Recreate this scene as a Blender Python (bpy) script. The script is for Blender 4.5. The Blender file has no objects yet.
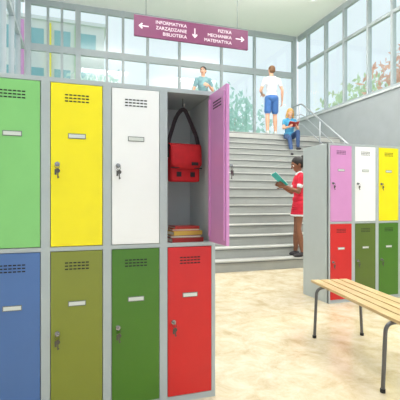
import bpy, bmesh, math, random
import numpy as np
from mathutils import Vector, Matrix, Euler
random.seed(3); np.random.seed(3)
scn=bpy.context.scene
scn.view_settings.view_transform='Standard'
scn.view_settings.look='None'
scn.view_settings.exposure=-0.12
COL=scn.collection

# ---------------------------------------------------------------- materials
def lin(c):
    return tuple((v/255/12.92 if v/255<=0.04045 else ((v/255+0.055)/1.055)**2.4) for v in c)
def mat(name,rgb,rough=0.5,metal=0.0,var=0.0,scale=8.0,bump=0.0,spec=0.5):
    m=bpy.data.materials.new(name); m.use_nodes=True
    nt=m.node_tree; b=nt.nodes['Principled BSDF']
    c=lin(rgb)+(1,)
    b.inputs['Base Color'].default_value=c
    b.inputs['Roughness'].default_value=rough
    b.inputs['Metallic'].default_value=metal
    b.inputs['Specular IOR Level'].default_value=spec
    tc=nt.nodes.new('ShaderNodeTexCoord'); nz=nt.nodes.new('ShaderNodeTexNoise')
    nz.inputs['Scale'].default_value=scale; nz.inputs['Detail'].default_value=4
    nt.links.new(tc.outputs['Object'],nz.inputs['Vector'])
    if var>0:
        r=nt.nodes.new('ShaderNodeValToRGB')
        r.color_ramp.elements[0].position=0.3; r.color_ramp.elements[1].position=0.7
        r.color_ramp.elements[0].color=tuple(v*(1-var) for v in c[:3])+(1,)
        r.color_ramp.elements[1].color=tuple(min(1,v*(1+var)) for v in c[:3])+(1,)
        nt.links.new(nz.outputs['Fac'],r.inputs['Fac']); nt.links.new(r.outputs['Color'],b.inputs['Base Color'])
    if bump>0:
        bp=nt.nodes.new('ShaderNodeBump'); bp.inputs['Strength'].default_value=bump; bp.inputs['Distance'].default_value=0.01
        nt.links.new(nz.outputs['Fac'],bp.inputs['Height']); nt.links.new(bp.outputs['Normal'],b.inputs['Normal'])
    return m
M={}
M['frame']=mat('steel_grey_paint',(180,189,191),0.35,0.0,0.02)
M['inner']=mat('pale_lining_paint',(212,217,217),0.5,0,0.02)
M['dark']=mat('slot_dark',(28,30,30),0.7)
M['lgreen']=mat('paint_light_green',(136,206,122),0.28,0,0.02)
M['yellow']=mat('paint_yellow',(250,234,8),0.28,0,0.02)
M['white']=mat('paint_white',(248,249,249),0.28,0,0.01)
M['pink']=mat('paint_pink',(216,148,204),0.28,0,0.02)
M['blue']=mat('paint_blue',(80,116,174),0.28,0,0.02)
M['olive']=mat('paint_olive',(134,142,52),0.28,0,0.02)
M['green']=mat('paint_green',(74,124,34),0.28,0,0.02)
M['dolive']=mat('paint_dark_olive',(92,114,42),0.28,0,0.02)
M['red']=mat('paint_red',(212,34,36),0.28,0,0.02)
M['metal']=mat('lock_metal',(170,170,170),0.25,0.9)
M['darkmetal']=mat('key_metal',(95,92,88),0.35,0.8)
M['label']=mat('label_card',(215,220,215),0.5)
M['labelrim']=mat('label_rim',(120,125,122),0.4,0.3)
M['tube']=mat('bench_tube',(104,104,106),0.3,0.6)
M['rail']=mat('handrail_steel',(180,184,188),0.3,0.6)
M['wallw']=mat('wall_paint',(206,210,210),0.7,0,0.02,3)
M['parapet']=mat('parapet_concrete',(164,170,172),0.7,0,0.05,3,0.1)
M['ceil']=mat('ceiling_white',(250,250,247),0.8,0,0.005)
M['mull']=mat('mullion_white',(225,229,230),0.4,0.0)
M['mulld']=mat('mullion_grey',(176,184,188),0.4,0.0)
M['tread']=mat('stair_tread',(190,190,185),0.5,0,0.04,6)
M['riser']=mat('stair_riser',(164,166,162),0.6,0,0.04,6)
M['nosing']=mat('stair_nosing',(104,108,110),0.5)
M['purple']=mat('sign_purple',(112,32,84),0.4)
M['signw']=mat('sign_text',(240,228,236),0.5)
M['bagred']=mat('bag_red',(200,24,34),0.7,0,0.08,30,0.2)
M['bagdark']=mat('bag_strap',(40,28,34),0.7)
M['paper']=mat('paper',(238,232,215),0.8)
M['bk1']=mat('book_red',(176,52,46),0.5); M['bk2']=mat('book_yellow',(222,184,84),0.5)
M['bk3']=mat('book_brown',(150,90,60),0.5); M['bk4']=mat('book_orange',(206,110,64),0.5)
M['teal']=mat('magazine_teal',(40,175,170),0.4,0,0.1,20)
M['trunk']=mat('bark',(190,182,172),0.9,0,0.2,12,0.4)
M['leafg']=mat('leaves_green',(206,224,190),0.7,0,0.15,3)  # leaf colours paled to imitate overexposed outdoor haze
M['leaft']=mat('leaves_teal',(186,220,214),0.7,0,0.15,3)
M['leafp']=mat('leaves_pink',(236,190,170),0.7,0,0.15,3)
M['lawn']=mat('lawn',(170,190,150),0.9,0,0.2,1)
M['bldg']=mat('facade',(222,226,226),0.8,0,0.03,2)
M['bwin']=mat('facade_glass',(130,184,194),0.2)
for k in ('leafg','leaft','leafp'):
    nt=M[k].node_tree; b=nt.nodes['Principled BSDF']; out=[n for n in nt.nodes if n.type=='OUTPUT_MATERIAL'][0]
    tr=nt.nodes.new('ShaderNodeBsdfTranslucent'); tr.inputs[0].default_value=b.inputs['Base Color'].default_value
    mx=nt.nodes.new('ShaderNodeMixShader'); mx.inputs[0].default_value=.5
    nt.links.new(b.outputs[0],mx.inputs[1]); nt.links.new(tr.outputs[0],mx.inputs[2]); nt.links.new(mx.outputs[0],out.inputs[0])

def wood_mat():
    m=bpy.data.materials.new('bench_wood'); m.use_nodes=True; nt=m.node_tree; b=nt.nodes['Principled BSDF']
    tc=nt.nodes.new('ShaderNodeTexCoord'); mp=nt.nodes.new('ShaderNodeMapping'); mp.inputs['Scale'].default_value=(30,2,30)
    nz=nt.nodes.new('ShaderNodeTexNoise'); nz.inputs['Scale'].default_value=3; nz.inputs['Detail'].default_value=6
    r=nt.nodes.new('ShaderNodeValToRGB'); r.color_ramp.elements[0].position=.3; r.color_ramp.elements[1].position=.7
    r.color_ramp.elements[0].color=lin((184,152,102))+(1,); r.color_ramp.elements[1].color=lin((212,188,142))+(1,)
    nt.links.new(tc.outputs['Object'],mp.inputs['Vector']); nt.links.new(mp.outputs['Vector'],nz.inputs['Vector'])
    nt.links.new(nz.outputs['Fac'],r.inputs['Fac']); nt.links.new(r.outputs['Color'],b.inputs['Base Color'])
    b.inputs['Roughness'].default_value=.4
    return m
M['wood']=wood_mat()
def floor_mat():
    m=bpy.data.materials.new('floor_marbled'); m.use_nodes=True; nt=m.node_tree; b=nt.nodes['Principled BSDF']
    tc=nt.nodes.new('ShaderNodeTexCoord')
    nz=nt.nodes.new('ShaderNodeTexNoise'); nz.inputs['Scale'].default_value=4.2; nz.inputs['Detail'].default_value=10; nz.inputs['Roughness'].default_value=.74; nz.inputs['Distortion'].default_value=.4
    r=nt.nodes.new('ShaderNodeValToRGB'); e=r.color_ramp.elements
    e[0].position=.33; e[0].color=lin((192,171,132))+(1,); e[1].position=.64; e[1].color=lin((224,212,188))+(1,)
    k=r.color_ramp.elements.new(.48); k.color=lin((211,195,164))+(1,)
    nt.links.new(tc.outputs['Object'],nz.inputs['Vector']); nt.links.new(nz.outputs['Fac'],r.inputs['Fac'])
    nt.links.new(r.outputs['Color'],b.inputs['Base Color'])
    b.inputs['Roughness'].default_value=.14
    return m
M['floor']=floor_mat()
def glass_mat():
    m=bpy.data.materials.new('window_glass'); m.use_nodes=True; nt=m.node_tree
    for n in list(nt.nodes):
        if n.type!='OUTPUT_MATERIAL': nt.nodes.remove(n)
    out=[n for n in nt.nodes if n.type=='OUTPUT_MATERIAL'][0]
    t=nt.nodes.new('ShaderNodeBsdfTransparent'); t.inputs[0].default_value=(.95,.99,.99,1)
    g=nt.nodes.new('ShaderNodeBsdfGlossy'); g.inputs['Roughness'].default_value=.05
    mx=nt.nodes.new('ShaderNodeMixShader'); mx.inputs[0].default_value=.06
    nt.links.new(t.outputs[0],mx.inputs[1]); nt.links.new(g.outputs[0],mx.inputs[2]); nt.links.new(mx.outputs[0],out.inputs[0])
    return m
M['glass']=glass_mat()
def emit_mat(name,c,s):
    m=bpy.data.materials.new(name); m.use_nodes=True; b=m.node_tree.nodes['Principled BSDF']
    b.inputs['Emission Color'].default_value=c+(1,); b.inputs['Emission Strength'].default_value=s
    return m
M['fill_lamp']=emit_mat('fill_lamp_diffuser',(1,.98,.94),1.5)  # glowing panel of the added, unseen lamps

# ---------------------------------------------------------------- helpers
def link(o,parent=None):
    COL.objects.link(o)
    if parent: o.parent=parent
    return o
def empty(name,loc=(0,0,0),rz=0):
    e=bpy.data.objects.new(name,None); e.empty_display_size=.1; e.location=loc; e.rotation_euler=(0,0,rz)
    return link(e)
def obj_bm(name,bm,mats,parent=None,smooth=False):
    me=bpy.data.meshes.new(name); bm.normal_update(); bm.to_mesh(me); bm.free()
    if not isinstance(mats,(list,tuple)): mats=[mats]
    for m in mats: me.materials.append(m)
    if smooth:
        for p in me.polygons: p.use_smooth=True
    return link(bpy.data.objects.new(name,me),parent)
def add_box(bm,x0,x1,y0,y1,z0,z1,mi=0,bev=0.0,rot=None):
    r=bmesh.ops.create_cube(bm,size=1.0)
    vs=r['verts']
    c=Vector(((x0+x1)/2,(y0+y1)/2,(z0+z1)/2))
    for v in vs: v.co=Vector((v.co.x*(x1-x0),v.co.y*(y1-y0),v.co.z*(z1-z0)))
    if rot is not None:
        for v in vs: v.co=rot@v.co
    for v in vs: v.co+=c
    fs=set(f for v in vs for f in v.link_faces)
    for f in fs: f.material_index=mi
    if bev>0:
        es=list(set(e for v in vs for e in v.link_edges))
        bmesh.ops.bevel(bm,geom=es,offset=bev,segments=2,affect='EDGES',profile=.7)
def box(name,x0,x1,y0,y1,z0,z1,m,parent=None,bev=0.0):
    bm=bmesh.new(); add_box(bm,x0,x1,y0,y1,z0,z1,0,bev)
    return obj_bm(name,bm,m,parent)
def add_cyl(bm,p0,p1,r0,r1=None,seg=16,mi=0):
    if r1 is None: r1=r0
    p0=Vector(p0);p1=Vector(p1); d=p1-p0
    r=bmesh.ops.create_cone(bm,cap_ends=True,segments=seg,radius1=r0,radius2=r1,depth=d.length)
    q=d.to_track_quat('Z','Y').to_matrix()
    for v in r['verts']: v.co=q@v.co+(p0+p1)/2
    for f in set(f for v in r['verts'] for f in v.link_faces): f.material_index=mi; f.smooth=len(f.verts)==4
def fillet(pts,r,n=6):
    pts=[Vector(p) for p in pts]; out=[pts[0]]
    for i in range(1,len(pts)-1):
        a,b,c=pts[i-1],pts[i],pts[i+1]
        u=(a-b).normalized()*min(r,(a-b).length*.49); v=(c-b).normalized()*min(r,(c-b).length*.49)
        for k in range(n+1):
            t=k/n; out.append((b+u)*(1-t)**2+b*2*t*(1-t)+(b+v)*t*t)
    out.append(pts[-1]); return out
def tube(name,pts,r,m,parent=None,flat=None,closed=False):
    cu=bpy.data.curves.new(name,'CURVE'); cu.dimensions='3D'
    sp=cu.splines.new('POLY'); sp.points.add(len(pts)-1)
    for p,q in zip(sp.points,pts): p.co=(q[0],q[1],q[2],1)
    sp.use_cyclic_u=closed
    if flat:
        cu.extrude=flat; cu.bevel_depth=r; cu.bevel_resolution=1
    else:
        cu.bevel_depth=r; cu.bevel_resolution=4
    cu.use_fill_caps=True
    o=bpy.data.objects.new(name,cu); COL.objects.link(o)
    bpy.context.view_layer.update()
    me=bpy.data.meshes.new_from_object(o.evaluated_get(bpy.context.evaluated_depsgraph_get()))
    bpy.data.objects.remove(o)
    me.materials.clear(); me.materials.append(m)
    for p in me.polygons: p.use_smooth=True
    me.name=name
    return link(bpy.data.objects.new(name,me),parent)

# ---------------------------------------------------------------- camera
F=math.radians(18)
cam=bpy.data.cameras.new('camera'); cam.lens=35.1; cam.sensor_width=36; cam.clip_end=300
co=bpy.data.objects.new('camera',cam); co.location=(0,0,1.16); co.rotation_euler=(math.radians(90),0,-F)
link(co); scn.camera=co

# ---------------------------------------------------------------- lockers
LD=0.5; LH=1.8
def lock_parts(par,x,z,y,sx=1,k='',out=-1):
    bm=bmesh.new()
    add_cyl(bm,(x,y,z),(x,y+out*.006,z),.013)
    add_cyl(bm,(x,y+out*.006,z),(x,y+out*.014,z),.009)
    add_box(bm,x-.002,x+.002,y+min(0,out*.034),y+max(0,out*.034),z-.006,z+.006)
    o=obj_bm('lock'+k,bm,M['metal'],par)
    ring=[(x+.011*math.cos(a),y+out*.03,z-.014+.011*math.sin(a)) for a in [i*math.tau/14 for i in range(14)]]
    tube('key_ring'+k,ring,.0013,M['darkmetal'],par,closed=True)
    bm=bmesh.new()
    add_cyl(bm,(x+.004,y+out*.028,z-.036),(x+.004,y+out*.031,z-.036),.011)
    add_box(bm,x+.001,x+.007,y+out*.0295-.0012,y+out*.0295+.0012,z-.075,z-.04)
    add_box(bm,x+.007,x+.011,y+out*.0295-.0012,y+out*.0295+.0012,z-.072,z-.066)
    add_box(bm,x-.012,x-.001,y+out*.0295-.004,y+out*.0295-.002,z-.058,z-.028,0,.0009)
    obj_bm('key'+k,bm,M['darkmetal'],par)
def door(par,name,x0,x1,z0,z1,m,y=0.0,key=True):
    w=x1-x0; cx=(x0+x1)/2
    bm=bmesh.new()
    add_box(bm,x0,x1,y-.004,y+.014,z0,z1,0,.003)
    add_box(bm,x0+.012,x0+.03,y+.0145,y+.024,z0+.03,z1-.03)
    add_box(bm,x1-.03,x1-.012,y+.0145,y+.024,z0+.03,z1-.03)
    obj_bm(name,bm,m,par)
    bm=bmesh.new()
    for side,yy in ((0,y-.0045),(1,y+.0145)):
        for r in range(3):
            for c in range(6):
                sx=cx-.0525+c*.021; sz=z1-.06-r*.0165
                add_box(bm,sx-.008,sx+.008,yy-.0008,yy+.0008,sz-.0032,sz+.0032)
    obj_bm(name+'_vent_slots',bm,M['dark'],par)
    bm=bmesh.new(); zc=z1-.276
    add_box(bm,cx-.045,cx+.045,y-.007,y-.0035,zc-.0135,zc+.0135,0,.001)
    add_box(bm,cx-.041,cx+.041,y-.0078,y-.006,zc-.0095,zc+.0095,1)
    obj_bm(name+'_label_holder',bm,[M['labelrim'],M['label']],par)
    lock_parts(par,x0+.032,z1-.426,y-.004,k='_'+name)
def cabinet(loc,n,pitch,tops,bots,open_idx=None):
    e=empty('locker_cabinet',loc)
    W=n*pitch; t=.0225
    bm=bmesh.new()
    add_box(bm,0,.002+.004,0,LD,0,LH)
    add_box(bm,W-.006,W,0,LD,0,LH)
    add_box(bm,.006,W-.006,LD-.006,LD,0,LH)
    add_box(bm,.006,W-.006,0,LD-.006,LH-.006,LH)
    add_box(bm,.006,W-.006,0.02,LD-.006,.03,.036)
    add_box(bm,.006,W-.006,0.02,LD-.006,.9,.906)
    for i in range(1,n): add_box(bm,i*pitch-.004,i*pitch+.004,.02,LD-.006,.036,LH-.006)
    obj_bm('carcass',bm,M['frame'],e)
    if open_idx is not None:  # paler lining added to lighten the dark open locker
        a=open_idx*pitch+.0045; b=min(W-.0065,(open_idx+1)*pitch-.0045)
        bm=bmesh.new()
        add_box(bm,a,a+.002,.021,LD-.0065,.907,LH-.0065); add_box(bm,b-.002,b,.021,LD-.0065,.907,LH-.0065)
        add_box(bm,a+.002,b-.002,LD-.0085,LD-.0065,.907,LH-.0065); add_box(bm,a+.002,b-.002,.021,LD-.0085,.9065,.9075)
        obj_bm('pale_added_lining',bm,M['inner'],e)
    bm=bmesh.new()
    zs=[(0,.036),(.892,.914),(LH-.024,LH)]
    for i in range(n+1):
        a=max(0,i*pitch-t); b=min(W,i*pitch+t)
        if i==0: b=t
        if i==n: a=W-t
        add_box(bm,a,b,-.001,.02,0,LH)
    for i in range(n):
        a=i*pitch+t; b=(i+1)*pitch-t
        for z0,z1 in zs: add_box(bm,a,b,-.001,.02,z0,z1)
    obj_bm('front_frame',bm,M['frame'],e)
    g=.003
    for i in range(n):
        a=i*pitch+t+g; b=(i+1)*pitch-t-g
        door(e,'door_lower_%d'%(i+1),a,b,.036+g,.892-g,M[bots[i]],0)
        if i==open_idx:
            h=empty('open_door',(b,-.002,0)); h.parent=e
            h.rotation_euler=(0,0,math.radians(91))
            door(h,'door_open',-(b-a),0,.914+g,LH-.024-g,M[tops[i]],0)
        else:
            door(e,'door_upper_%d'%(i+1),a,b,.914+g,LH-.024-g,M[tops[i]],0)
    return e
p1=.312
cabA=cabinet((.799-4*p1,2.169,0),4,p1,['lgreen','yellow','white','pink'],['blue','olive','green','red'],3)
cabB=cabinet((2.71,3.70,0),4,.335,['pink','white','yellow','lgreen'],['red','dolive','green','blue'])
hx=.652; hy=2.36
tube('coat_hook',[Vector(p) for p in fillet([(hx,hy,1.794),(hx,hy,1.745),(hx,hy-.035,1.725),(hx,hy-.045,1.752)],.02)],.004,M['metal'])

# messenger bag
def bag():
    e=empty('messenger_bag',(hx,2.335,1.272),math.radians(6))
    bm=bmesh.new(); add_box(bm,-.095,.095,-.035,.035,0,.22,0,.016)
    o=obj_bm('body',bm,M['bagred'],e,True)
    bm=bmesh.new(); prof=[]
    for y,z in [(.036,.17),(.037,.215),(.025,.230),(0,.235),(-.028,.231),(-.041,.215),(-.046,.17),(-.048,.12),(-.046,.075)]:
        prof.append((y,z))
    nx=11; rows=[]
    for i,(y,z) in enumerate(prof):
        row=[]
        for j in range(nx):
            u=-1+2*j/(nx-1); zz=z
            if i==len(prof)-1: zz=z+.03*max(0,abs(u)-.75)/.25
            row.append(bm.verts.new((u*.101,y-.006*(1-u*u)*(1 if y<0 else -1),zz)))
        rows.append(row)
    for i in range(len(rows)-1):
        for j in range(nx-1): bm.faces.new((rows[i][j],rows[i][j+1],rows[i+1][j+1],rows[i+1][j]))
    o=obj_bm('flap',bm,M['bagred'],e,True)
    md=o.modifiers.new('s','SOLIDIFY'); md.thickness=.004; md.offset=0
    bm=bmesh.new(); add_box(bm,-.102,.102,-.053,-.045,.080,.086,0,.002); add_box(bm,.03,.075,-.0575,-.052,.10,.12,0,.002)
    obj_bm('flap_trim',bm,M['bagdark'],e)
    bm=bmesh.new(); add_box(bm,-.06,-.03,-.04,-.034,.03,.06,0,.002); add_box(bm,.03,.06,-.04,-.034,.03,.06,0,.002)
    obj_bm('front_buckles',bm,M['bagdark'],e)
    pts=fillet([(-.1,0,.15),(-.102,0,.24),(-.045,.01,.41),(0,.0,.462),(.03,0,.41),(.098,0,.26),(.1,0,.15)],.05,8)
    tube('shoulder_strap',pts,.0015,M['bagdark'],e,flat=.011)
bag()
def books():
    bm=bmesh.new(); z=0
    for i,(w,d,h,mi,r) in enumerate([(.2,.15,.026,0,4),(.19,.15,.016,2,-5),(.19,.13,.024,1,8),(.17,.12,.014,3,-3),(.16,.115,.014,0,6)]):
        R=Matrix.Rotation(math.radians(r),3,'Z')
        n0=len(bm.verts)
        add_box(bm,-w/2,w/2,-d/2,d/2,z,z+.003,mi,0,None)
        add_box(bm,-w/2,w/2,-d/2,d/2,z+h-.003,z+h,mi)
        if i%2==0: add_box(bm,-w/2,w/2,-d/2,-d/2+.004,z+.003,z+h-.003,mi)
        else: add_box(bm,-w/2,w/2,d/2-.004,d/2,z+.003,z+h-.003,mi)
        add_box(bm,-w/2+.003,w/2-.005,-d/2+.0045,d/2-.0045,z+.003,z+h-.003,4)
        bm.verts.ensure_lookup_table()
        for v in bm.verts[n0:]:
            v.co=R@v.co
        z+=h
    o=obj_bm('book_stack',bm,[M['bk1'],M['bk2'],M['bk3'],M['bk4'],M['paper']])
    o.location=(.645,2.31,.908); o.rotation_euler=(0,0,math.radians(2))
books()

# ---------------------------------------------------------------- bench
def bench():
    e=empty('bench',(2.065,2.325,0),math.radians(-9.5))
    hw=.17; L=.64
    n=4; gap=.014; w=(2*hw-gap*(n-1))/n
    for i in range(n):
        x0=-hw+i*(w+gap)
        box('slat_%d'%(i+1),x0,x0+w,-L,L,.432,.454,M['wood'],e,.005)
    for k,y in enumerate((-.47,.47)):
        pts=fillet([(-.215,y,.0),(-.195,y,.418),(.195,y,.418),(.215,y,.0)],.06,8)
        tube('leg_frame_%d'%(k+1),pts,.0125,M['tube'],e)
        bm=bmesh.new()
        for sx in (-.215,.215): add_cyl(bm,(sx,y,0),(sx,y,.022),.016)
        obj_bm('feet_%d'%(k+1),bm,M['dark'],e)
    bm=bmesh.new()
    for x in (-.1,.1): add_box(bm,x-.012,x+.012,-.5,.5,.408,.431)
    obj_bm('under_rails',bm,M['tube'],e)
bench()

# ---------------------------------------------------------------- room shell
XL,XR,YB,YF,HC=-1.3,7.6,12.2,-1.5,7.0
UF=3.026; SY=5.82; RUN=.25; RISE=.178; NS=17; SX0=.6
TY=SY+RUN*(NS-1)
box('floor',XL-.2,XR+.2,YF,YB+.2,-.2,0,M['floor'])
box('ceiling',XL-.2,XR+.2,YF,YB+.2,HC,HC+.2,M['ceil'])
def stairs():
    e=empty('staircase',(0,SY,0))
    bm=bmesh.new()
    for i in range(NS-1):
        add_box(bm,SX0,XR-.01,i*RUN,TY-SY-.001,i*RISE+.0005,(i+1)*RISE-.022)
    add_box(bm,SX0,XR-.01,TY-SY-.001,TY-SY+.1,0.001,UF-.21)
    obj_bm('risers',bm,M['riser'],e)
    bm=bmesh.new()
    for i in range(NS-1): add_box(bm,SX0,XR-.01,i*RUN-.018,(i+1)*RUN,(i+1)*RISE-.022,(i+1)*RISE,0,.003)
    obj_bm('treads',bm,M['tread'],e)
    bm=bmesh.new()
    for i in range(NS): add_box(bm,SX0,XR-.01,i*RUN-.0195,i*RUN-.001,(i+1)*RISE-.036,(i+1)*RISE-.022)
    obj_bm('nosings',bm,M['nosing'],e)
    return e
STAIR=stairs()
box('floor_upper_landing',XL,XR-.01,TY-.018,YB-.01,UF-.2,UF,M['tread'])
box('wall_under_landing',XL,SX0-.01,TY+.02,TY+.12,0,UF-.2,M['wallw'])
box('wall_stair_side',SX0-.12,SX0-.005,SY,TY+.0,0,UF-.2,M['wallw'])
box('wall_right',XR,XR+.18,YF,YB+.2,0,3.93,M['parapet'])
box('trim_parapet_cap',XR-.04,XR+.22,YF,YB,3.93,3.98,M['wallw'])
box('wall_left',XL-.18,XL,YF,YB+.2,0,3.3,M['wallw'])
box('wall_back',XL,XR,YB,YB+.18,0,UF+.12,M['wallw'])
def window(name,axis,c,a0,a1,z0,z1,cuts,trans,th=.03,mm='mull',wide=()):
    e=empty(name,(0,0,0))
    bm=bmesh.new()
    def bb(u0,u1,w0,w1,q0,q1):
        if axis=='Y': add_box(bm,u0,u1,w0,w1,q0,q1)
        else: add_box(bm,w0,w1,u0,u1,q0,q1)
    for u in cuts:
        h=th*(2.2 if u in wide else 1)
        bb(u-h,u+h,c,c+.12,z0,z1)
    for z,tz in trans: bb(a0,a1,c+.01,c+.11,z-tz,z+tz)
    obj_bm('frame',bm,M[mm],e)
    bm=bmesh.new()
    bb(a0,a1,c+.055,c+.06,z0,z1)
    obj_bm('glass',bm,M['glass'],e)
bc=[XL+.06,-.705,-.318,.134,.979,1.47,2.24,3.28,4.74,5.96,XR-.08]
window('window_1','Y',YB,XL,XR,UF+.12,HC,bc,[(UF+.15,.04),(5.6,.10),(HC-.08,.09)],.035,'mulld',(.134,XR-.08,bc[0]))
rc=[.6,1.6,2.6,3.6,4.6,5.6,6.7,7.85,8.7,9.7,10.6,11.6]
window('window_2','X',XR+.02,YF,YB,3.98,HC,rc,[(4.03,.03),(5.9,.04),(HC-.08,.09)],.035,'mulld')
window('window_3','X',XL-.14,YF,YB,3.3,HC,[1,2.5,4,5.5,7,7.9,8.9,10.1,11.2],[(3.35,.04),(5.55,.06),(HC-.08,.09)],.04,'mulld')

def handrail(x,name='stair_handrail'):
    e=empty(name,(x,-SY,0)); e.parent=STAIR; sl=RISE/RUN
    def zs(y): return RISE+(y-SY)*sl
    for h,r in ((.92,.022),(.62,.012),(.34,.012)):
        pts=[(0,SY-.25,h+.0),(0,SY+.05,zs(SY)+h),(0,TY,UF+h),(0,TY+.5,UF+h)]
        tube('rail_%d'%int(h*100),fillet(pts,.12),r,M['rail'],e)
    bm=bmesh.new()
    for i in (0,4,8,12,16):
        y=SY+i*RUN+.12
        z=(i+1)*RISE
        add_cyl(bm,(0,y,z),(0,y,zs(y)+.92 if i<16 else UF+.91),.018)
    obj_bm('posts',bm,M['rail'],e)
handrail(6.28); handrail(1.0)

for i,y in enumerate((1.5,5.0,8.6)):
    box('trim_ceiling_beam_%d'%(i+1),XL,XR,y-.12,y+.12,HC-.12,HC-.001,M['ceil'])
def fill_lamp(x,y,w,d,power):  # unseen lamps added to brighten the hall evenly
    e=empty('added_fill_lamp',(x,y,HC-.7))
    bm=bmesh.new(); 
    add_box(bm,-w/2-.04,w/2+.04,-d/2-.04,-d/2,0,.079); add_box(bm,-w/2-.04,w/2+.04,d/2,d/2+.04,0,.079)
    add_box(bm,-w/2-.04,-w/2,-d/2,d/2,0,.079); add_box(bm,w/2,w/2+.04,-d/2,d/2,0,.079)
    for sx in (-w/2-.02,w/2+.02): add_cyl(bm,(sx,0,.079),(sx,0,.699),.006)
    obj_bm('housing',bm,M['mull'],e)
    box('diffuser',-w/2,w/2,-d/2,d/2,.03,.05,M['fill_lamp'],e)
    for k,(zz,rx,pw) in enumerate(((.02,0,power),(.07,math.pi,power*1.35))):  # second light faces up, added to brighten the ceiling
        l=bpy.data.lights.new('added_fill_light','AREA'); l.shape='RECTANGLE'; l.size=w; l.size_y=d; l.energy=pw; l.color=(1,.98,.95)
        o=bpy.data.objects.new('added_fill_light',l); o.location=(0,0,zz); o.rotation_euler=(rx,0,0); link(o,e)
for x in (1.2,5.0):
    for y in (0.1,2.9,5.9,8.4): fill_lamp(x,y,1.8,.5,56)

# ---------------------------------------------------------------- hanging sign
def sign():
    e=empty('direction_sign',(1.183,8.0,4.53))
    W=2.55; H=.43
    box('board',0,W,0,.05,0,H,M['purple'],e,.004)
    bm=bmesh.new()
    for x in (.25,W-.25): add_cyl(bm,(x,.025,H),(x,.025,HC-4.53),.008)
    obj_bm('suspension_rods',bm,M['rail'],e)
    def txt(s,x,z,size=.1,al='LEFT'):
        c=bpy.data.curves.new('t','FONT'); c.body=s; c.size=size; c.extrude=.002; c.align_x=al
        o=bpy.data.objects.new('t',c); COL.objects.link(o); bpy.context.view_layer.update()
        me=bpy.data.meshes.new_from_object(o.evaluated_get(bpy.context.evaluated_depsgraph_get())); bpy.data.objects.remove(o)
        me.materials.clear(); me.materials.append(M['signw'])
        o=bpy.data.objects.new('text_'+s.lower(),me); o.rotation_euler=(math.radians(90),0,0); o.location=(x,-.004,z); link(o,e)
    for i,s in enumerate(('INFORMATYKA','ZARZĄDZANIE','BIBLIOTEKA')): txt(s,1.12,.3-i*.115,.098,'RIGHT')
    for i,s in enumerate(('FIZYKA','MECHANIKA','MATEMATYKA')): txt(s,2.15,.3-i*.115,.098,'RIGHT')
    def arrow(cx,cz,ang,k):
        P=[(-.1,-.011),(.05,-.011),(.02,-.045),(.045,-.06),(.11,0),(.045,.06),(.02,.045),(.05,.011),(-.1,.011)]
        bm=bmesh.new(); ca,sa=math.cos(ang),math.sin(ang)
        f=[bm.verts.new((cx+a*ca-b*sa,-.004,cz+a*sa+b*ca)) for a,b in P]
        ff=bm.faces.new(f); r=bmesh.ops.extrude_face_region(bm,geom=[ff])
        for v in [g for g in r['geom'] if isinstance(g,bmesh.types.BMVert)]: v.co.y+=.003
        bmesh.ops.recalc_face_normals(bm,faces=bm.faces)
        obj_bm('arrow_%d'%k,bm,M['signw'],e)
    arrow(.2,.215,math.pi,1); arrow(1.3,.215,-math.pi/2,2); arrow(W-.2,.215,0,3)
sign()

# ---------------------------------------------------------------- outdoors
box('ground_outside',-60,60,YB+.5,90,-.4,-.3,M['lawn'])
box('ground_outside_right',XR+.5,60,-30,YB+.5,-.4,-.3,M['lawn'])
def tree(x,y,h,rad,m,seed,n=700):
    rs=np.random.RandomState(seed)
    bm=bmesh.new()
    add_cyl(bm,(0,0,-.3),(.1,0,h*.45),.16,.1,10)
    tips=[]
    for i in range(7):
        a=i*math.tau/7+rs.rand(); zz=h*(.55+.35*rs.rand())
        p=(rad*.6*math.cos(a),rad*.6*math.sin(a),zz); add_cyl(bm,(.1,0,h*(.3+.02*i)),p,.05,.015,6); tips.append(p)
    tips+=[(0,0,h*.85),(0,0,h*.65)]
    c=np.array(tips)[rs.randint(0,len(tips),n)]
    d=rs.normal(size=(n,3)); d/=np.linalg.norm(d,axis=1)[:,None]; c=c+d*(rad*.5*rs.rand(n,1)**.4)
    for i in range(n):
        R=Euler(rs.rand(3)*6.28).to_matrix(); s=.1+.09*rs.rand(); q=Vector(c[i])
        vs=[bm.verts.new(q+R@Vector(v)*s) for v in ((-1.2,0,0),(0,-.6,.1),(1.2,0,0),(0,.6,.1))]
        f=bm.faces.new(vs); f.material_index=1
    o=obj_bm('deciduous_tree',bm,[M['trunk'],m]); o.location=(x,y,0)
tree(.3,18.5,7,2.2,M['leaft'],1); tree(7.4,18,7,2.2,M['leaft'],3)
tree(13.5,12.4,8,2.2,M['leafp'],5); tree(14.5,17.2,8,2.2,M['leafg'],7)
tree(-5,11.5,8,2.0,M['leafg'],8)
def building(x0,x1,y0,y1,h):
    e=empty('office_building',(x0,y0,-.3))
    W=x1-x0
    box('walls',0,W,0,y1-y0,0,h,M['bldg'],e); box('roof_edge',-.2,W+.2,-.2,y1-y0+.2,h,h+.25,M['mull'],e)
    bm=bmesh.new()
    nx=int(W/1.8)
    for i in range(nx):
        for k in range(int(h/2.8)):
            a=.5+i*1.8; z=.9+k*2.8
            add_box(bm,a,a+1.1,-.03,.02,z,z+1.6)
    obj_bm('windows',bm,M['bwin'],e)
    for i,c in enumerate(('lgreen','pink','yellow','pink','yellow','lgreen')):
        box('colour_fin_%d'%(i+1),.1+i*1.8,.3+i*1.8,-.25,-.04,.2,h-.2,M[c],e)
building(-9,2.2,30,36,14.3)

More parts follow.
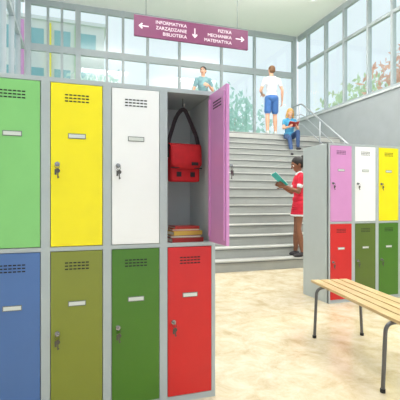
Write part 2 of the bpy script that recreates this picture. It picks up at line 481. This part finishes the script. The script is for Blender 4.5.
# ---------------------------------------------------------------- people
SK={'light':mat('skin_light',(228,176,146),.5,0,.04,20),'dark':mat('skin_brown',(134,86,62),.5,0,.06,20)}
EYE=mat('eye_white',(235,232,228),.3); PUP=mat('pupil',(30,24,20),.3)
def V(*a): return Vector(a)
class Fig:
    def __init__(s): s.p=[]; s.m=[]
    def mi(s,m):
        if m not in s.m: s.m.append(m)
        return s.m.index(m)
    def cap(s,a,b,r0,r1,m): s.p.append(('c',Vector(a),Vector(b),r0,r1,s.mi(m)))
    def ell(s,c,r,R,m): s.p.append(('e',Vector(c),Vector(r),R.copy() if R else Matrix.Identity(3),None,s.mi(m)))
    def build(s,name,loc,yaw,H,vox=.0065):
        k=H/1.75; bm=bmesh.new()
        for t in s.p:
            if t[0]=='c':
                a,b,r0,r1=t[1],t[2],t[3],t[4]; d=b-a; L=max(d.length,1e-4)
                q=d.to_track_quat('Z','Y').to_matrix()
                rings=[]; N=14
                prof=[(-r0*math.cos(x),r0*math.sin(x)) for x in (.35,.8,1.2,1.57)]+[(L+r1*math.cos(x),r1*math.sin(x)) for x in (1.57,1.2,.8,.35)]
                st=bm.verts.new(a+q@V(0,0,-r0)); en=bm.verts.new(a+q@V(0,0,L+r1))
                for z,r in prof: rings.append([bm.verts.new(a+q@V(r*math.cos(j*math.tau/N),r*math.sin(j*math.tau/N),z)) for j in range(N)])
                for j in range(N):
                    j2=(j+1)%N
                    bm.faces.new((st,rings[0][j2],rings[0][j])); bm.faces.new((en,rings[-1][j],rings[-1][j2]))
                    for i in range(len(rings)-1): bm.faces.new((rings[i][j],rings[i][j2],rings[i+1][j2],rings[i+1][j]))
            else:
                r=bmesh.ops.create_uvsphere(bm,u_segments=18,v_segments=12,radius=1)
                for v in r['verts']: v.co=t[3]@Vector((v.co.x*t[2].x,v.co.y*t[2].y,v.co.z*t[2].z))+t[1]
        me=bpy.data.meshes.new(name); bm.to_mesh(me); bm.free()
        o=bpy.data.objects.new(name+'_src',me); COL.objects.link(o)
        md=o.modifiers.new('r','REMESH'); md.mode='VOXEL'; md.voxel_size=vox
        sm=o.modifiers.new('s','SMOOTH'); sm.factor=.5; sm.iterations=2
        bpy.context.view_layer.update()
        me2=bpy.data.meshes.new_from_object(o.evaluated_get(bpy.context.evaluated_depsgraph_get()))
        bpy.data.objects.remove(o)
        n=len(me2.polygons); cen=np.empty(n*3); me2.polygons.foreach_get('center',cen); cen=cen.reshape(-1,3)
        best=np.full(n,1e9); lab=np.zeros(n,dtype=np.int32)
        for t in s.p:
            if t[0]=='c':
                a=np.array(t[1]); b=np.array(t[2]); d=b-a; L2=max(d@d,1e-9)
                u=np.clip(((cen-a)@d)/L2,0,1); D=np.linalg.norm(cen-(a+u[:,None]*d),axis=1)-(t[3]+(t[4]-t[3])*u)
            else:
                R=np.array(t[3]); q=(cen-np.array(t[1]))@R; r=np.array(t[2])
                k0=np.linalg.norm(q/r,axis=1); k1=np.linalg.norm(q/r**2,axis=1)+1e-9; D=k0*(k0-1)/k1
            w=D<best; best[w]=D[w]; lab[w]=t[5]
        me2.materials.clear()
        for m in s.m: me2.materials.append(m)
        me2.polygons.foreach_set('material_index',lab)
        me2.polygons.foreach_set('use_smooth',np.ones(n,dtype=bool))
        for v in me2.vertices: v.co*=k
        me2.name=name
        o=bpy.data.objects.new(name,me2); o.location=loc; o.rotation_euler=(0,0,yaw); return link(o)
def hand(f,w,d,n,side,skin,curl=.5):
    d=d.normalized(); n=(n-d*n.dot(d)).normalized(); a=d.cross(n).normalized()*side
    R=Matrix((a,d,n)).transposed()
    f.ell(w+d*.045,(.04,.05,.016),R,skin); f.cap(w-d*.01,w+d*.03,.024,.024,skin)
    for i,(o,l) in enumerate(((.031,.07),(.011,.08),(-.010,.074),(-.030,.058))):
        b=w+d*.082+a*o; dd=(d+a*o*4.0+n*curl*.3).normalized()
        m1=b+dd*l*.5; d2=(dd+n*curl*1.3).normalized(); m2=m1+d2*l*.3; d3=(d2+n*curl*1.5).normalized()
        f.cap(b-dd*.02,m1,.0095,.0088,skin); f.cap(m1,m2,.0088,.0082,skin); f.cap(m2,m2+d3*l*.22,.0082,.0072,skin)
    tb=w+d*.025+a*.028; t1=tb+(d*.55+a*.75+n*.25).normalized()*.042; t2=t1+(d*.8+a*.25+n*.4).normalized()*.03
    f.cap(tb,t1,.0125,.0105,skin); f.cap(t1,t2,.0105,.0085,skin)
def head(f,c,R,skin,hair,hs,style):
    def P(x,y,z): return c+R@(V(x,y,z)*hs)
    def E(p,r,m): f.ell(P(*p),tuple(v*hs for v in r),R,m)
    E((0,-.005,.02),(.076,.094,.096),skin); E((0,.022,-.045),(.056,.066,.068),skin); E((0,.045,-.09),(.026,.026,.02),skin)
    f.cap(P(0,.088,.02),P(0,.108,-.015),.007*hs,.0125*hs,skin)
    for s in (-1,1):
        E((s*.078,-.004,-.005),(.011,.02,.03),skin)
        E((s*.031,.079,.012),(.015,.011,.010),EYE); E((s*.031,.0865,.012),(.0075,.0065,.0075),PUP)
        f.cap(P(s*.018,.09,.036),P(s*.046,.078,.036),.005*hs,.004*hs,hair)
    E((0,.083,-.052),(.025,.009,.009),LIP)
    E((0,-.02,.04),(.086,.098,.09),hair); E((0,-.04,.0),(.08,.07,.075),hair)
    if style=='long':
        for s in (-1,1):
            f.cap(P(s*.07,.0,.05),P(s*.088,.0,-.08),.03*hs,.03*hs,hair); f.cap(P(s*.088,.0,-.08),P(s*.085,.02,-.19),.03*hs,.018*hs,hair)
        f.cap(P(0,-.06,.0),P(0,-.07,-.18),.06*hs,.045*hs,hair)
    if style=='bun':
        E((0,-.115,.06),(.05,.05,.05),hair); f.cap(P(0,-.13,.04),P(0,-.15,-.06),.035*hs,.02*hs,hair)
        for s in (-1,1): E((s*.06,-.02,.03),(.03,.06,.06),hair)
LIP=mat('lips',(186,96,90),.5)
def person(name,loc,yaw,H,J,skin,hair,style,top,bottom,shoe,sleeve=.5,leg=.45,hs=1.0,headR=(0,0),skirt=None,trim=None,handdir=None,curl=.5):
    f=Fig(); sk=SK[skin]
    pel=J['pelvis']; nb=J['neck']; sl,sr=J['shL'],J['shR']
    up=(nb-pel).normalized(); rt=(sr-sl).normalized(); fw=up.cross(rt).normalized(); rt=fw.cross(up)
    R=Matrix((rt,fw,up)).transposed()
    L=(nb-pel).length/.5
    f.ell(pel+up*.36*L-fw*.005,(.158,.108,.165),R,top); f.ell(pel+up*.27*L+fw*.012,(.14,.105,.12),R,top)
    f.ell(pel+up*.17*L,(.132,.098,.16),R,top); f.ell(pel+up*.055,(.158,.12,.09),R,top)
    f.ell(pel-up*.015-fw*.015,(.16,.118,.115),R,bottom)
    f.cap(sl,sr,.056,.056,top); f.cap(sl*.45+nb*.55-up*.0,sr*.45+nb*.55,.06,.06,top)
    hc=J['head']; f.cap(nb-up*.01,hc-V(0,0,.05),.052,.048,sk)
    if trim: f.cap(nb-up*.012-rt*.02,nb-up*.012+rt*.02,.066,.066,trim)
    Rh=R@Euler((headR[0],0,headR[1])).to_matrix()
    head(f,hc,Rh,sk,hair,hs,style)
    for s,c in ((-1,'L'),(1,'R')):
        sh=J['sh'+c]; el=J['el'+c]; wr=J['wr'+c]
        m=sh.lerp(el,sleeve) if sleeve<=1 else el
        f.cap(sh,m,.056,.05,top)
        if trim and sleeve<=1: f.cap(m,m+(el-sh).normalized()*.012,.052,.052,trim)
        if sleeve<=1: f.cap(m,el,.043,.036,sk); f.cap(el,el.lerp(wr,.4),.036,.036,sk); f.cap(el.lerp(wr,.4),wr,.036,.024,sk)
        else:
            f.cap(el,wr,.044,.034,top)
        hd,hn,sd=handdir[c] if handdir else ((wr-el),V(-s,0,0),1)
        hand(f,wr+(hd.normalized()*.012),hd,hn,sd,sk,curl)
        hp=J['hip'+c]; kn=J['kn'+c]; an=J['an'+c]
        if leg>=1.9:
            f.cap(hp,kn,.088,.062,bottom); f.cap(kn,kn.lerp(an,.35),.06,.06,bottom); f.cap(kn.lerp(an,.35),an.lerp(kn,.05),.06,.045,bottom)
        else:
            q=hp.lerp(kn,leg)
            f.cap(hp,q,.094,.09,bottom); f.cap(q,kn,.068,.052,sk)
            f.cap(kn,kn.lerp(an,.35),.050,.056,sk); f.cap(kn.lerp(an,.35),an,.056,.036,sk)
        fd=J.get('ft'+c,V(s*.12,1,0)).normalized()
        f.cap(an-V(0,0,.035)-fd*.035,an+fd*.09-V(0,0,.05),.038,.036,shoe); f.cap(an+fd*.09-V(0,0,.05),an+fd*.155-V(0,0,.056),.037,.026,shoe)
        f.cap(an-V(0,0,.05)-fd*.03,an-V(0,0,.015),.036,.04,shoe)
    if skirt:
        zt,zb,m=skirt
        for k in range(6):
            t=k/5; z=zt+(zb-zt)*t
            f.ell(V(0,-.005,z),(.16+.03*t,.125+.035*t,.045),None,m)
        if trim: f.ell(V(0,-.005,zb-.03),(.192,.162,.03),None,trim)
    return f.build(name,loc,yaw,H)

W1=mat('cloth_white',(226,228,234),.8,0,.03,15,.2); BL=mat('cloth_blue',(70,116,180),.8,0,.08,15,.2)
JN=mat('cloth_denim',(58,84,128),.8,0,.12,25,.2); TE=mat('cloth_teal',(70,150,190),.8,0,.08,15,.2)
RD=mat('cloth_red',(210,28,56),.8,0,.08,15,.2); SH=mat('shoe_white',(225,225,225),.6); SHD=mat('shoe_dark',(60,55,60),.6)
GR=mat('cloth_green',(120,158,164),.8,0,.08,15,.2)
HB=mat('hair_brown',(120,84,54),.6,0,.2,40,.3); HK=mat('hair_black',(26,20,20),.6,0,.2,40,.3); HL=mat('hair_blonde',(206,160,92),.6,0,.2,40,.3)
base=dict(pelvis=V(0,0,.95),neck=V(0,0,1.46),shL=V(-.175,0,1.405),shR=V(.175,0,1.405),head=V(0,.015,1.635),
 hipL=V(-.085,0,.92),hipR=V(.085,0,.92),knL=V(-.1,.02,.5),knR=V(.1,.02,.5),anL=V(-.11,-.02,.086),anR=V(.11,-.02,.086),
 elL=V(-.25,-.03,1.13),elR=V(.25,-.03,1.13),wrL=V(-.25,.07,.89),wrR=V(.25,.07,.89))
# man on the landing seen from the back
J=dict(base); J.update(knR=V(.11,.1,.51),anR=V(.12,.08,.086),elL=V(-.27,.04,1.14),wrL=V(-.2,.24,1.1),elR=V(.27,-.02,1.14),wrR=V(.29,.06,.9))
hd={'L':(V(.5,.8,0),V(.4,0,-.9),1),'R':(V(0,.2,-1),V(-1,0,0),-1)}
person('man_in_white_shirt',(5.38,9.95,UF),math.radians(-15),1.95,J,'light',HB,'short',W1,BL,SH,.55,.75,1.0,(-.05,.35),handdir=hd)
# man behind, facing the stairs
J=dict(base); J.update(elL=V(-.26,.0,1.13),wrL=V(-.12,.22,1.2),elR=V(.25,.0,1.13),wrR=V(.2,.1,.9))
hd={'L':(V(.8,.5,.1),V(0,-1,0),1),'R':(V(0,.2,-1),V(-1,0,0),-1)}
person('man_in_green_shirt',(3.42,10.25,UF),math.radians(170),1.82,J,'light',HK,'short',GR,JN,SHD,.6,2,1.0,(-.15,-.4),handdir=hd)
# girl reading on the first step
J=dict(base); J.update(pelvis=V(0,0,.95),knL=V(-.09,.05,.5),anL=V(-.1,-.03,.086),knR=V(.09,.02,.5),anR=V(.1,.04,.086),shL=V(-.16,.0,1.39),shR=V(.16,.0,1.39),
 head=V(0,.03,1.625),elL=V(-.2,.08,1.14),elR=V(.2,.08,1.14),wrL=V(-.11,.27,1.235),wrR=V(.11,.27,1.235))
hd={'L':(V(.05,.9,.45),V(.95,0,-.1),1),'R':(V(-.05,.9,.45),V(-.95,0,-.1),-1)}
person('girl_in_red_shirt',(3.76,5.95,RISE),math.radians(75),1.72,J,'dark',HK,'bun',RD,RD,SHD,.55,.25,1.15,(-.4,0),skirt=(.95,.76,RD),trim=W1,handdir=hd,curl=.7)
def openbook(name,loc,rot,w,h,m):
    bm=bmesh.new()
    for s in (-1,1):
        R=Matrix.Rotation(s*math.radians(-14),3,'Y')
        n0=len(bm.verts); add_box(bm,min(0,s*w),max(0,s*w),-h/2,h/2,-.004,0,0); add_box(bm,min(s*.004,s*(w-.005)),max(s*.004,s*(w-.005)),-h/2+.005,h/2-.005,.0005,.007,1)
        bm.verts.ensure_lookup_table()
        for v in bm.verts[n0:]: v.co=R@v.co
    o=obj_bm(name,bm,[m,M['paper']]); o.location=loc; o.rotation_euler=rot; return o
yaw=math.radians(75); g=Vector((3.76,5.95,RISE)); k=1.72/1.75
bp=g+Matrix.Rotation(yaw,3,'Z')@(V(0,.40,1.34)*k)
openbook('open_magazine',bp,(math.radians(45),0,yaw),.2,.3,M['teal'])
# seated girl
J=dict(pelvis=V(0,0,.11),neck=V(0,.05,.60),shL=V(-.155,.05,.55),shR=V(.155,.05,.55),head=V(0,.1,.765),
 hipL=V(-.085,.02,.1),hipR=V(.085,.02,.1),knL=V(-.12,.42,.17),anL=V(-.11,.47,-.265),knR=V(.12,.43,.0),anR=V(.13,.66,-.44),
 elL=V(-.21,.14,.32),elR=V(.21,.14,.32),wrL=V(-.1,.33,.33),wrR=V(.1,.33,.33))
hd={'L':(V(.1,.9,.25),V(.95,0,-.1),1),'R':(V(-.1,.9,.25),V(-.95,0,-.1),-1)}
sg=Vector((5.8,9.7,UF-RISE)); sy=math.radians(166)
person('seated_girl_reading',sg,sy,1.70,J,'light',HL,'long',TE,JN,SHD,.5,2,1.08,(-.35,0),handdir=hd,curl=.7)
openbook('open_book',sg+Matrix.Rotation(sy,3,'Z')@V(0,.44,.36),(math.radians(30),0,sy),.14,.2,M['bk1'])

# ---------------------------------------------------------------- light
w=bpy.data.worlds.new('sky'); scn.world=w; w.use_nodes=True
bg=w.node_tree.nodes['Background']; bg.inputs[0].default_value=(.88,.95,1,1); bg.inputs[1].default_value=1.14
s=bpy.data.lights.new('sun','SUN'); s.energy=2.0; s.angle=math.radians(4); s.color=(1,.96,.88)
so=bpy.data.objects.new('sun',s); so.rotation_euler=Vector((1,.1,1.15)).to_track_quat('Z','Y').to_euler(); so.location=(20,8,20); link(so)
